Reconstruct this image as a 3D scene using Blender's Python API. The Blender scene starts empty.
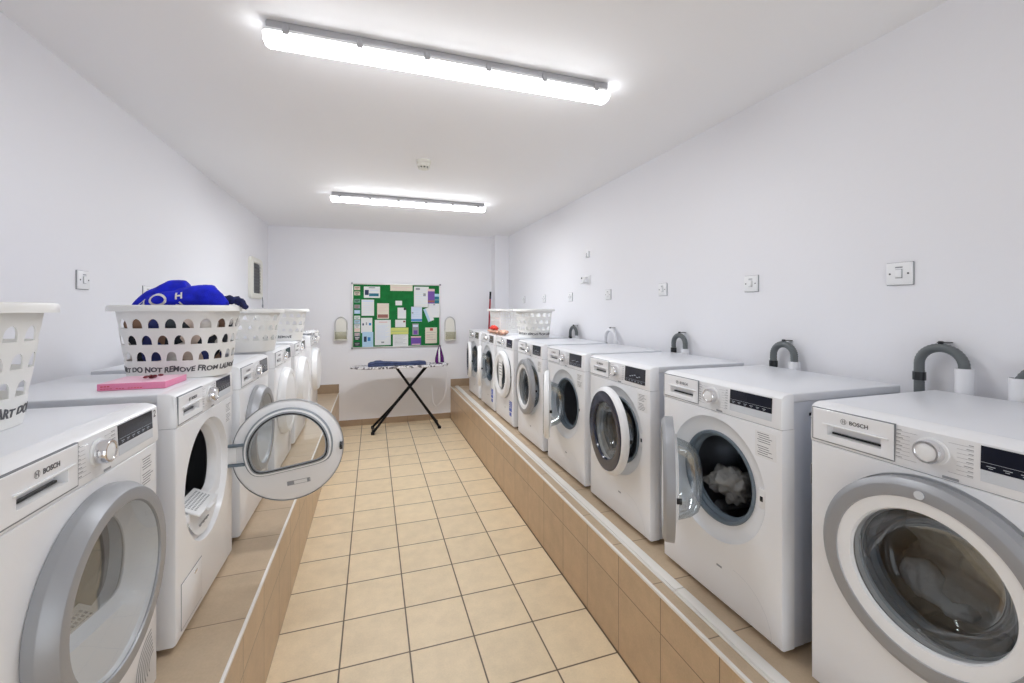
import bpy, bmesh, math, random
from mathutils import Vector, Matrix, noise
random.seed(7)
PI = math.pi
SC = bpy.context.scene
COL = SC.collection
H_EYE = 1.62

# ------------------------------------------------------------------ camera, world, exposure
cam_d = bpy.data.cameras.new('camera')
cam_d.sensor_width = 36
cam_d.lens = 36 * 423.6 / 1024
cam_d.shift_y = -32.5 / 1024
cam_d.clip_start = 0.02
cam = bpy.data.objects.new('camera', cam_d)
cam.location = (0, 0, H_EYE)
cam.rotation_euler = (PI / 2, 0, -math.radians(18.2))
COL.objects.link(cam)
SC.camera = cam
w = bpy.data.worlds.new('world'); SC.world = w; w.use_nodes = True
w.node_tree.nodes['Background'].inputs[0].default_value = (.9, .95, 1, 1)
w.node_tree.nodes['Background'].inputs[1].default_value = .3
SC.view_settings.view_transform = 'Standard'
SC.view_settings.look = 'None'
SC.view_settings.gamma = 1
SC.view_settings.exposure = 1.17
SC.view_settings.use_curve_mapping = False
LAMP = 16.0          # strength of the battens' diffusers
SC.cycles.max_bounces = 10
SC.cycles.diffuse_bounces = 9
SC.cycles.transparent_max_bounces = 16
SC.cycles.caustics_reflective = False
SC.cycles.caustics_refractive = False

# ------------------------------------------------------------------ materials
def mat(name, col, rough=.5, metal=0, coat=0, emit=0, spec=.5, bump=None, var=None, alpha=1):
    m = bpy.data.materials.new(name); m.use_nodes = True
    nt = m.node_tree; b = nt.nodes['Principled BSDF']
    b.inputs['Base Color'].default_value = (*col, 1)
    b.inputs['Roughness'].default_value = rough
    b.inputs['Metallic'].default_value = metal
    b.inputs['Coat Weight'].default_value = coat
    b.inputs['Specular IOR Level'].default_value = spec
    b.inputs['Alpha'].default_value = alpha
    if emit:
        b.inputs['Emission Color'].default_value = (*col, 1)
        b.inputs['Emission Strength'].default_value = emit
    if bump or var:
        tc = nt.nodes.new('ShaderNodeTexCoord')
    if bump:
        n = nt.nodes.new('ShaderNodeTexNoise'); n.inputs['Scale'].default_value = bump[0]
        n.inputs['Detail'].default_value = 4
        bp = nt.nodes.new('ShaderNodeBump'); bp.inputs['Strength'].default_value = bump[1]
        bp.inputs['Distance'].default_value = bump[2] if len(bump) > 2 else .002
        nt.links.new(tc.outputs['Object'], n.inputs['Vector'])
        nt.links.new(n.outputs['Fac'], bp.inputs['Height'])
        nt.links.new(bp.outputs[0], b.inputs['Normal'])
    if var:
        n = nt.nodes.new('ShaderNodeTexNoise'); n.inputs['Scale'].default_value = var[0]
        n.inputs['Detail'].default_value = 5
        r = nt.nodes.new('ShaderNodeValToRGB')
        a = var[1]
        r.color_ramp.elements[0].position = .3; r.color_ramp.elements[1].position = .7
        r.color_ramp.elements[0].color = tuple(c * (1 - a) for c in col) + (1,)
        r.color_ramp.elements[1].color = tuple(min(1, c * (1 + a)) for c in col) + (1,)
        nt.links.new(tc.outputs['Object'], n.inputs['Vector'])
        nt.links.new(n.outputs['Fac'], r.inputs[0])
        nt.links.new(r.outputs[0], b.inputs['Base Color'])
    return m

def glass_mat(name, tint, gloss=.1, rough=.02):
    m = bpy.data.materials.new(name); m.use_nodes = True
    nt = m.node_tree; nt.nodes.remove(nt.nodes['Principled BSDF'])
    out = nt.nodes['Material Output']
    t = nt.nodes.new('ShaderNodeBsdfTransparent'); t.inputs[0].default_value = (*tint, 1)
    g = nt.nodes.new('ShaderNodeBsdfGlossy'); g.inputs['Roughness'].default_value = rough
    f = nt.nodes.new('ShaderNodeLayerWeight'); f.inputs[0].default_value = .35
    mr = nt.nodes.new('ShaderNodeMapRange')
    mr.inputs[3].default_value = gloss * .5; mr.inputs[4].default_value = min(.9, gloss * 7)
    mx = nt.nodes.new('ShaderNodeMixShader')
    nt.links.new(f.outputs['Fresnel'], mr.inputs[0])
    nt.links.new(mr.outputs[0], mx.inputs[0])
    nt.links.new(t.outputs[0], mx.inputs[1]); nt.links.new(g.outputs[0], mx.inputs[2])
    nt.links.new(mx.outputs[0], out.inputs[0])
    return m

def tile_mat(name, col, grout, axes, size, off, rough=.45, gw=.004, mottle=.12, row=None, bump=.25):
    """square ceramic tiles: axes picks two object axes, row gives a second pitch"""
    m = bpy.data.materials.new(name); m.use_nodes = True
    nt = m.node_tree; b = nt.nodes['Principled BSDF']
    N = nt.nodes.new; L = nt.links.new
    tc = N('ShaderNodeTexCoord'); sp = N('ShaderNodeSeparateXYZ'); L(tc.outputs['Object'], sp.inputs[0])
    def math_(op, a, bv=None):
        n = N('ShaderNodeMath'); n.operation = op
        if isinstance(a, (int, float)): n.inputs[0].default_value = a
        else: L(a, n.inputs[0])
        if bv is not None:
            if isinstance(bv, (int, float)): n.inputs[1].default_value = bv
            else: L(bv, n.inputs[1])
        return n.outputs[0]
    dists = []; ids = []
    for k, ax in enumerate(axes):
        s = size if k == 0 or row is None else row
        a = math_('DIVIDE', math_('SUBTRACT', sp.outputs[ax], off[k]), s)
        ids.append(math_('FLOOR', a))
        fr = math_('FRACT', a)
        d = math_('MULTIPLY', math_('MINIMUM', fr, math_('SUBTRACT', 1.0, fr)), s)
        dists.append(d)
    dd = math_('MINIMUM', dists[0], dists[1])
    mr = N('ShaderNodeMapRange'); mr.inputs[1].default_value = gw * .35; mr.inputs[2].default_value = gw * .75
    L(dd, mr.inputs[0])
    cb = N('ShaderNodeCombineXYZ'); L(ids[0], cb.inputs[0]); L(ids[1], cb.inputs[1])
    wn = N('ShaderNodeTexWhiteNoise'); L(cb.outputs[0], wn.inputs[0])
    n1 = N('ShaderNodeTexNoise'); n1.inputs['Scale'].default_value = 9; n1.inputs['Detail'].default_value = 6
    n1.inputs['Roughness'].default_value = .65
    L(tc.outputs['Object'], n1.inputs['Vector'])
    n2 = N('ShaderNodeTexNoise'); n2.inputs['Scale'].default_value = 120; n2.inputs['Detail'].default_value = 3
    L(tc.outputs['Object'], n2.inputs['Vector'])
    v = math_('ADD', math_('MULTIPLY', math_('SUBTRACT', n1.outputs['Fac'], .5), mottle * 3),
              math_('ADD', math_('MULTIPLY', math_('SUBTRACT', wn.outputs[0], .5), mottle * .5),
                    math_('MULTIPLY', math_('SUBTRACT', n2.outputs['Fac'], .5), mottle * 1.4)))
    v = math_('ADD', v, 1.0)
    vm = N('ShaderNodeVectorMath'); vm.operation = 'SCALE'; vm.inputs[0].default_value = col
    L(v, vm.inputs['Scale'])
    mx = N('ShaderNodeMix'); mx.data_type = 'RGBA'
    L(mr.outputs[0], mx.inputs[0]); mx.inputs[6].default_value = (*grout, 1); L(vm.outputs[0], mx.inputs[7])
    L(mx.outputs[2], b.inputs['Base Color'])
    bp = N('ShaderNodeBump'); bp.inputs['Strength'].default_value = bump; bp.inputs['Distance'].default_value = .003
    h = math_('ADD', mr.outputs[0], math_('MULTIPLY', n2.outputs['Fac'], .25))
    L(h, bp.inputs['Height']); L(bp.outputs[0], b.inputs['Normal'])
    b.inputs['Roughness'].default_value = rough
    return m

M = {}
M['wall'] = mat('wall_paint', (.825, .828, .86), .65, bump=(35, .12, .004))
M['ceiling'] = mat('ceiling_paint', (.89, .895, .91), .75, bump=(60, .1))
M['white'] = mat('white_enamel', (.86, .87, .89), .28, coat=.3)
M['side'] = mat('shade_tinted_white_steel', (.70, .73, .79), .38)  # greyish white steel with bluish side shading mixed into its colour
M['top'] = mat('white_worktop', (.74, .76, .80), .3)
M['plastic'] = mat('white_plastic', (.84, .85, .86), .35)
M['silver'] = mat('silver_plastic', (.36, .37, .39), .42, metal=.35)
M['chrome'] = mat('chrome', (.8, .8, .82), .12, metal=1)
M['drum'] = mat('drum_steel', (.42, .44, .47), .3, metal=.9, bump=(60, .3))
M['drum_dark'] = mat('dark_drum_steel', (.16, .17, .18), .35, metal=.8, bump=(60, .3))
M['rubber'] = mat('grey_rubber', (.14, .18, .22), .45)
M['rubber_l'] = mat('light_grey_rubber', (.30, .33, .36), .5)
M['dark'] = mat('dark_plastic', (.015, .017, .02), .2)
M['navy'] = mat('navy_gloss_plastic', (.02, .025, .05), .15)
M['screen'] = mat('dark_screen', (.012, .014, .025), .12)
M['screen_txt'] = mat('screen_marks', (.45, .5, .55), .4)
M['pad'] = mat('pale_grey_pad', (.62, .65, .69), .35)
M['ink'] = mat('grey_ink', (.10, .10, .11), .6)
M['ink_l'] = mat('pale_grey_ink', (.30, .31, .33), .6)
M['groove'] = mat('groove', (.22, .23, .25), .7)
M['label'] = mat('paper_label', (.8, .8, .8), .6)
M['blue_label'] = mat('blue_label', (.04, .10, .48), .4)
M['blue_film'] = mat('pale_blue_plastic', (.62, .74, .88), .3)
M['glass'] = glass_mat('clear_glass', (.93, .95, .96), .06)
M['glass_t'] = glass_mat('tinted_glass', (.80, .82, .83), .06)
M['glass_b'] = glass_mat('blue_tinted_bowl', (.84, .89, .93), .09)
M['floor'] = tile_mat('beige_floor_tile', (.76, .62, .42), (.11, .075, .045), (0, 1), .31, (.167, 2.053), rough=.42, gw=.0065)
M['face'] = tile_mat('brown_face_tile', (.52, .375, .24), (.16, .115, .07), (1, 2), .306, (1.127, .002), rough=.35, gw=.0035, mottle=.16, row=.312)
M['ledge'] = tile_mat('beige_ledge_tile', (.52, .40, .275), (.20, .15, .10), (1, 0), .31, (1.5, .35), rough=.4, gw=.004, row=5.0)
M['skirt'] = tile_mat('brown_skirting_tile', (.36, .26, .17), (.15, .10, .07), (0, 2), .31, (.167, -3), rough=.4, gw=.003, row=9)
M['trim'] = mat('white_trim', (.82, .80, .76), .35)
M['lamp'] = mat('lamp_diffuser', (.95, .97, 1), .5, emit=LAMP)
M['fill_glow'] = mat('added_fill_pane', (.88, .94, 1), .5, emit=1.2)  # glow of the added pane behind the camera, soft fill only
M['lamp_far'] = mat('lamp_diffuser_boosted', (.95, .97, 1), .5, emit=LAMP * 2.3)  # far batten driven harder to brighten the back wall
M['lamp_side'] = mat('lamp_diffuser_flank', (.95, .97, 1), .5, emit=4.5)
M['lampbody'] = mat('lamp_housing', (.42, .42, .44), .5)
M['pvc'] = mat('white_pvc', (.80, .81, .84), .35)
M['hose'] = mat('grey_hose', (.12, .135, .14), .5, bump=None)
M['cream'] = mat('cream_plastic', (.80, .79, .72), .45)
M['black'] = mat('black_paint', (.005, .005, .006), .45, spec=.2)
M['green'] = mat('green_felt', (.006, .16, .035), .95, bump=(300, .4), var=(14, .2))
M['alu'] = mat('aluminium_frame', (.62, .62, .60), .35, metal=.7)
M['basket'] = mat('white_basket_plastic', (.80, .80, .78), .4)
M['pink'] = mat('pink_card', (.80, .25, .42), .4)
M['pinkl'] = mat('pale_pink_card', (.88, .56, .68), .4)
M['blue'] = mat('royal_blue_towel', (.004, .012, .50), .95, bump=(260, .6), var=(30, .25))
M['navycloth'] = mat('navy_cloth', (.01, .015, .07), .9, var=(60, .6))
M['clothwhite'] = mat('white_cloth', (.72, .70, .66), .9, bump=(40, .4, .01))
M['clothdark'] = mat('charcoal_cloth', (.03, .035, .045), .9, bump=(40, .4, .01))
M['clothbeige'] = mat('beige_cloth', (.58, .52, .45), .9, bump=(40, .4, .01))
M['clothgrey'] = mat('grey_cloth', (.36, .36, .35), .9, bump=(30, .5, .01))
M['clothbrown'] = mat('brown_cloth', (.16, .10, .075), .9)
M['clothred'] = mat('red_cloth', (.62, .045, .03), .8, var=(25, .4))
M['clothpeach'] = mat('peach_cloth', (.62, .34, .25), .8, var=(22, .75))
M['denim'] = mat('blue_denim', (.055, .075, .16), .9, bump=(200, .4), var=(20, .3))
M['purple'] = mat('purple_plastic', (.09, .008, .13), .2)
M['redpole'] = mat('red_pole', (.33, .012, .03), .35)
M['wood'] = mat('broom_bristle', (.35, .05, .05), .8)

def marble(name, cols, scale):
    """patterned cloth from a noise-driven colour ramp"""
    m = bpy.data.materials.new(name); m.use_nodes = True
    nt = m.node_tree; b = nt.nodes['Principled BSDF']; b.inputs['Roughness'].default_value = .9
    tc = nt.nodes.new('ShaderNodeTexCoord'); v = nt.nodes.new('ShaderNodeTexVoronoi'); v.inputs['Scale'].default_value = scale
    r = nt.nodes.new('ShaderNodeValToRGB'); r.color_ramp.interpolation = 'CONSTANT'
    sp = nt.nodes.new('ShaderNodeSeparateColor')
    nt.links.new(tc.outputs['Object'], v.inputs['Vector']); nt.links.new(v.outputs['Color'], sp.inputs[0])
    nt.links.new(sp.outputs[0], r.inputs[0])
    while len(r.color_ramp.elements) < len(cols): r.color_ramp.elements.new(.5)
    for i, c in enumerate(cols):
        r.color_ramp.elements[i].position = i / len(cols); r.color_ramp.elements[i].color = (*c, 1)
    nt.links.new(r.outputs[0], b.inputs['Base Color'])
    return m
M['boardcover'] = marble('spotted_board_cover', [(.75, .74, .76), (.75, .74, .76), (.12, .11, .13), (.75, .74, .76), (.2, .19, .2)], 46)
M['mixed'] = marble('mixed_laundry', [(.02, .025, .035), (.66, .55, .47), (.75, .72, .68), (.03, .04, .16), (.05, .06, .07), (.72, .60, .54), (.25, .15, .10)], 15)

# ------------------------------------------------------------------ object helpers
def empty(name, label, cat, loc=(0, 0, 0), rz=0, group=None):
    o = bpy.data.objects.new(name, None); COL.objects.link(o)
    o.location = loc; o.rotation_euler = (0, 0, rz); o.empty_display_size = .05
    o['label'] = label; o['category'] = cat
    if group: o['group'] = group
    return o

def tag(o, label, cat, group=None):
    o['label'] = label; o['category'] = cat
    if group: o['group'] = group
    return o

def obj(name, bm, mats, parent=None, loc=None, rot=None, smooth=38, recalc=True):
    if recalc: bmesh.ops.recalc_face_normals(bm, faces=bm.faces)
    me = bpy.data.meshes.new(name); bm.to_mesh(me); bm.free()
    for m in (mats if isinstance(mats, (list, tuple)) else [mats]): me.materials.append(M[m] if isinstance(m, str) else m)
    if smooth:
        me.polygons.foreach_set('use_smooth', [True] * len(me.polygons))
        me.set_sharp_from_angle(angle=math.radians(smooth))
    o = bpy.data.objects.new(name, me); COL.objects.link(o)
    if parent: o.parent = parent
    if loc: o.location = loc
    if rot: o.rotation_euler = rot
    return o

def struct(name, bm, mats, **k):
    o = obj(name, bm, mats, **k); o['kind'] = 'structure'; return o

NB = bmesh.new
def box(bm, x0, x1, y0, y1, z0, z1, bev=0, mi=0, mtx=None, seg=2):
    t = bmesh.new()
    bmesh.ops.create_cube(t, size=1)
    for v in t.verts:
        v.co = Vector(((x0 + x1) / 2 + v.co.x * (x1 - x0), (y0 + y1) / 2 + v.co.y * (y1 - y0), (z0 + z1) / 2 + v.co.z * (z1 - z0)))
    if bev: bmesh.ops.bevel(t, geom=t.edges[:], offset=bev, segments=seg, affect='EDGES', profile=.5)
    merge(bm, t, mi, mtx)

def merge(bm, t, mi=0, mtx=None):
    mp = {}
    for v in t.verts: mp[v] = bm.verts.new(mtx @ v.co if mtx else v.co)
    for f in t.faces:
        try:
            nf = bm.faces.new([mp[v] for v in f.verts]); nf.material_index = mi
        except ValueError: pass
    t.free()

def loft(bm, rings, mi=0, cap0=False, cap1=False, closed=True, mis=None):
    R = [[bm.verts.new(p) for p in r] for r in rings]
    n = len(R[0])
    for i in range(len(R) - 1):
        for j in range(n if closed else n - 1):
            f = bm.faces.new((R[i][j], R[i][(j + 1) % n], R[i + 1][(j + 1) % n], R[i + 1][j]))
            f.material_index = mis[i] if mis else mi
    if cap0: bm.faces.new(R[0]).material_index = mi
    if cap1: bm.faces.new(R[-1][::-1]).material_index = mis[-1] if mis else mi
    return R

def circ(r, y, cx=0, cz=0, n=64):
    return [Vector((cx + r * math.cos(2 * PI * k / n), y, cz + r * math.sin(2 * PI * k / n))) for k in range(n)]

def dshape(R, d, y, cx=0, cz=0, n=64, tilt=0, p=9):
    out = []
    for k in range(n):
        a = 2 * PI * k / n; s = -math.sin(a)
        r = R if s <= .01 else (R ** -p + (d / s) ** -p) ** (-1 / p)
        b = a + tilt
        out.append(Vector((cx + r * math.cos(b), y, cz + r * math.sin(b))))
    return out

def rectring(x0, x1, z0, z1, y, cx=0, cz=0, n=64):
    out = []
    for k in range(n):
        a = 2 * PI * k / n; c, s = math.cos(a), math.sin(a)
        t = min(((x1 - cx) / c if c > 1e-9 else (x0 - cx) / c if c < -1e-9 else 1e9),
                ((z1 - cz) / s if s > 1e-9 else (z0 - cz) / s if s < -1e-9 else 1e9))
        out.append(Vector((cx + t * c, y, cz + t * s)))
    for (X, Z) in ((x0, z0), (x0, z1), (x1, z0), (x1, z1)):
        j = min(range(n), key=lambda i: (out[i].x - X) ** 2 + (out[i].z - Z) ** 2)
        out[j] = Vector((X, y, Z))
    return out

def tube(bm, pts, r, n=10, mi=0, cap=True, up=None):
    pts = [Vector(p) for p in pts]; rs = r if isinstance(r, (list, tuple)) else [r] * len(pts)
    rings = []; pn = None
    for i, p in enumerate(pts):
        t = (pts[min(i + 1, len(pts) - 1)] - pts[max(i - 1, 0)]).normalized()
        if pn is None:
            pn = t.orthogonal().normalized()
        pn = (pn - t * pn.dot(t)).normalized(); b = t.cross(pn)
        rings.append([p + (pn * math.cos(2 * PI * k / n) + b * math.sin(2 * PI * k / n)) * rs[i] for k in range(n)])
    loft(bm, rings, mi, cap, cap)

def arc(c, r, a0, a1, n, f):
    return [f(c, r, a0 + (a1 - a0) * k / n) for k in range(n + 1)]

def text(name, body, size, m, parent, mtx, align='LEFT', bold=0, fn=None, extr=.0002):
    cu = bpy.data.curves.new(name, 'FONT'); cu.body = body; cu.size = size; cu.align_x = align
    cu.extrude = extr; cu.offset = bold; cu.resolution_u = 3
    t = bpy.data.objects.new('tmp', cu)
    COL.objects.link(t)
    me = bpy.data.meshes.new_from_object(t)
    bpy.data.objects.remove(t); bpy.data.curves.remove(cu)
    if fn:
        bm = bmesh.new(); bm.from_mesh(me)
        bmesh.ops.subdivide_edges(bm, edges=[e for e in bm.edges if e.calc_length() > size * .3], cuts=2)
        for v in bm.verts: v.co = fn(v.co)
        bm.to_mesh(me); bm.free()
    else: me.transform(mtx)
    me.materials.clear(); me.materials.append(M[m])
    o = bpy.data.objects.new(name, me); COL.objects.link(o)
    if parent: o.parent = parent
    return o

# matrix that lays xy text onto a front plane facing local -Y
def front(x, y, z): return Matrix.Translation((x, y, z)) @ Matrix.Rotation(PI / 2, 4, 'X')

# ------------------------------------------------------------------ the room
XL, XR, YB, YF, HC = -1.305, 1.95, 6.27, -1.7, 2.72
PZ = .468           # height of the tiled plinths
PLX, PRX = -.44, 1.10
def slab(name, b, m): bm = NB(); box(bm, *b); return struct(name, bm, m, smooth=0)
slab('floor', (XL - .1, XR + .1, YF - .1, YB + .1, -.1, 0), 'floor')
slab('ceiling', (XL - .1, XR + .1, YF - .1, YB + .1, HC, HC + .1), 'ceiling')
slab('wall_left', (XL - .1, XL, YF - .1, YB + .1, 0, HC), 'wall')
slab('wall_right', (XR, XR + .1, YF - .1, YB + .1, 0, HC), 'wall')
slab('wall_back', (XL, XR, YB, YB + .1, 0, HC), 'wall')
bm = NB(); box(bm, XL, XR, YF - .1, YF, 2.2, HC); box(bm, XL, -.40, YF - .1, YF, 0, 2.2); box(bm, 1.05, XR, YF - .1, YF, 0, 2.2)
struct('wall_front', bm, 'wall', smooth=0)
bm = NB(); box(bm, -.34, .99, YF - .06, YF - .05, .12, 2.14); struct('added_door_glow', bm, 'fill_glow', smooth=0)  # unseen glowing door pane, added to fill the room with light
bm = NB(); box(bm, -.40, -.34, YF - .08, YF - .03, 0, 2.2); box(bm, .99, 1.05, YF - .08, YF - .03, 0, 2.2); box(bm, -.34, .99, YF - .08, YF - .03, 2.14, 2.2); box(bm, -.34, .99, YF - .08, YF - .03, 0, .12); box(bm, .30, .35, YF - .075, YF - .035, .12, 2.14)
struct('added_door_frame', bm, 'trim', smooth=0)  # frame round the added pane, out of view
slab('wall_pillar', (1.73, XR, 6.08, YB, PZ, HC), 'wall')
slab('baseboard_back', (PLX, PRX, YB - .012, YB, 0, .083), 'skirt')
slab('baseboard_left', (XL, PLX, YB - .012, YB, PZ, PZ + .12), 'skirt')
slab('baseboard_right', (PRX, 1.73, YB - .012, YB, PZ, PZ + .11), 'skirt')
def plinth(name, x0, x1, label):
    bm = NB(); box(bm, x0, x1, YF, YB, 0, PZ)
    for f in bm.faces:
        if f.calc_center_median().z > PZ - .001: f.material_index = 1
    o = struct(name, bm, ['face', 'ledge'], smooth=0)
    return o
plinth('wall_plinth_left', XL, PLX, '')
plinth('wall_plinth_right', PRX, XR, '')
bm = NB(); box(bm, PLX - .009, PLX + .002, YF, YB - .013, PZ - .008, PZ + .003, .001); struct('trim_1', bm, 'trim')
bm = NB(); box(bm, PRX - .002, PRX + .011, YF, YB - .013, PZ - .009, PZ + .003, .001); struct('trim_2', bm, 'trim')
bm = NB()
for a, b_ in ((YF, 1.43), (1.434, YB - .013)):
    box(bm, 1.172, 1.214, a, b_, PZ, PZ + .010, .002); box(bm, 1.160, 1.171, a, b_, PZ, PZ + .005, .001)
struct('trim_3', bm, 'trim')

# ------------------------------------------------------------------ ceiling lights
def batten(y, xc, label, m='lamp'):
    t = empty('ceiling_light', label, 'light', (xc, y, HC), 0, 'linear ceiling lights')
    L = .738
    bm = NB()
    box(bm, -L, L, -.038, .038, -.036, 0, .006); obj('housing', bm, 'lampbody', t)
    bm = NB()
    prof = [(-.040, -.030), (-.045, -.044), (-.040, -.066), (-.024, -.078), (.024, -.078), (.040, -.066), (.045, -.044), (.040, -.030)]
    rings = []
    for x, s in ((-L - .012, .45), (-L - .010, .8), (-L + .004, 1), (L - .004, 1), (L + .010, .8), (L + .012, .45)):
        rings.append([Vector((x, a * s, -.054 + (z + .054) * s)) for a, z in prof])
    loft(bm, rings, 0, True, True)
    for f in bm.faces:
        c_ = f.calc_center_median()
        if abs(c_.x) < L + .003 and c_.z > -.049: f.material_index = 1
        elif abs(c_.x) > L - .01 or c_.z > -.060: f.material_index = 2
    obj('diffuser', bm, [m, 'plastic', 'lamp_side'], t)
    for k in range(6):
        x = -L + .07 + k * (2 * L - .14) / 5
        for s in (-1, 1):
            bm = NB(); box(bm, x - .012, x + .012, min(s * .036, s * .048), max(s * .036, s * .048), -.052, -.014, .003)
            obj('clip', bm, 'lampbody', t)
    return t
batten(1.85, .352, 'long lit linear ceiling light nearest the camera, the larger one in view')
batten(4.33, .372, 'lit linear ceiling light farther off, between smoke detector and back wall', 'lamp_far')

t = empty('smoke_detector', 'round white smoke detector on the ceiling between the two lights', 'smoke detector', (.36, 3.19, HC))
def zl(bm, prof, n=32, mi=0, c=(0, 0, 0)):
    rings = [[Vector((c[0] + r * math.cos(2 * PI * k / n), c[1] + r * math.sin(2 * PI * k / n), c[2] + z)) for k in range(n)] for r, z in prof]
    loft(bm, rings, mi, True, True)
bm = NB(); zl(bm, [(.052, 0), (.054, -.006), (.052, -.018), (.045, -.02)]); obj('base', bm, 'cream', t)
bm = NB(); zl(bm, [(.046, -.0205), (.047, -.026), (.047, -.044), (.040, -.05)]); obj('sensor_head', bm, 'cream', t)
bm = NB()
for k in range(10):
    a = 2 * PI * k / 10
    box(bm, .0, .014, -.006, .006, -.062, -.0505, .001, mtx=Matrix.Rotation(a, 4, 'Z') @ Matrix.Translation((.026, 0, 0)))
zl(bm, [(.024, -.0505), (.024, -.064), (.012, -.070)], c=(0, 0, 0)); obj('vents', bm, 'cream', t)
bm = NB(); zl(bm, [(.0385, -.0502), (.0385, -.0545), (.037, -.055)]); obj('dark_gap', bm, 'dark', t)

# ------------------------------------------------------------------ laundry cloth
def crumple(name, shapes, m, vox=.012, amp=.02, ts=.08, parent=None, seed=0):
    """shapes: ('b', centre, radii) blobs or ('t', points, radii) rolls merged into one folded cloth body"""
    bm = NB()
    for s in shapes:
        if s[0] == 'b':
            tb = bmesh.new(); bmesh.ops.create_icosphere(tb, subdivisions=3, radius=1)
            mt = Matrix.Translation(s[1]) @ Matrix.Diagonal((*s[2], 1))
            merge(bm, tb, 0, mt)
        else: tube(bm, s[1], s[2], 14)
    bmesh.ops.recalc_face_normals(bm, faces=bm.faces)
    o = obj(name, bm, m, parent, recalc=False, smooth=180)
    r = o.modifiers.new('remesh', 'REMESH'); r.mode = 'VOXEL'; r.voxel_size = vox; r.use_smooth_shade = True
    tx = bpy.data.textures.new('folds', 'CLOUDS'); tx.noise_scale = ts; tx.noise_depth = 2; tx.noise_type = 'HARD_NOISE'
    d = o.modifiers.new('folds', 'DISPLACE'); d.texture = tx; d.strength = amp * 2; d.mid_level = .35; d.texture_coords = 'GLOBAL'
    s = o.modifiers.new('soft', 'SMOOTH'); s.factor = .5; s.iterations = 2
    return o

# ------------------------------------------------------------------ washing machines and dryers
W2, FH, TH = .299, .750, .869     # half width, fascia line, top
def door_washer(t, cz, ring, ang, glass='glass_t', inner='plastic', R=.232, dark_ring=False):
    """door hinged on its left; local origin at the hinge"""
    hx = -.240
    n = 72
    o = Vector((-hx, 0, 0))
    def c(r, y): return circ(r, y, -hx, 0, n)
    bm = NB()
    # white carcass of the door: rim, back face
    loft(bm, [c(.156, -.026), c(.160, -.036), c(.186, -.040), c(.190, -.0405)], 0)
    loft(bm, [c(R - .004, -.030), c(R, -.022), c(R, -.006), c(R - .006, -.002), c(.172, -.002), c(.158, .004), c(.158, -.02)], 0)
    d = obj('door', bm, inner, t, loc=(hx, -.004, cz), rot=(0, 0, -math.radians(ang)))
    bm = NB()
    if dark_ring:
        loft(bm, [c(.150, -.028), c(.156, -.039), c(.205, -.044), c(.211, -.042), c(.2115, -.034)])
        obj('door_ring', bm, 'navy', d)
        bm = NB(); loft(bm, [c(.2118, -.034), c(.213, -.041), c(.226, -.036), c(R + .0015, -.024), c(R + .0015, -.008)])
        obj('door_rim', bm, ring, d)
    else:
        loft(bm, [c(.189, -.0395), c(.191, -.0435), c(.216, -.0455), c(.220, -.0445), c(R + .001, -.034), c(R + .0015, -.030), c(R + .0015, -.004)])
        obj('door_ring', bm, ring, d)
    bm = NB(); loft(bm, [c(.153, -.029), c(.10, -.0315), c(.04, -.0325), c(.001, -.033)], 0, False, True)
    obj('door_window', bm, glass, d)
    bm = NB(); loft(bm, [c(.157, -.004), c(.150, .02), c(.138, .055), c(.118, .082), c(.08, .098), c(.001, .104)], 0, False, True)
    obj('glass_bowl', bm, 'glass_b', d)
    bm = NB(); loft(bm, [c(.159, -.0015), c(.166, .006), c(.159, .010), c(.152, .004)], 0); obj('inner_rim', bm, 'plastic', d)
    bm = NB(); box(bm, -.004, .040, -.008, .012, -.045, .045, .003); obj('hinge', bm, 'plastic', d)
    bm = NB(); box(bm, 2 * .24 - .030, 2 * .24 - .018, -.002, .016, -.012, .006, .002); obj('latch', bm, 'dark', d)
    bm = NB(); lt = [Vector((-hx + .010 * math.cos(a), -.0472, .205 + .010 * math.sin(a))) for a in [2 * PI * k / 16 for k in range(16)]]
    if not dark_ring:
        lt2 = [v + Vector((0, .003, 0)) for v in lt]
        loft(bm, [lt2, lt], 0, True, True); obj('door_badge', bm, 'pad', d)
    return d

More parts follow.
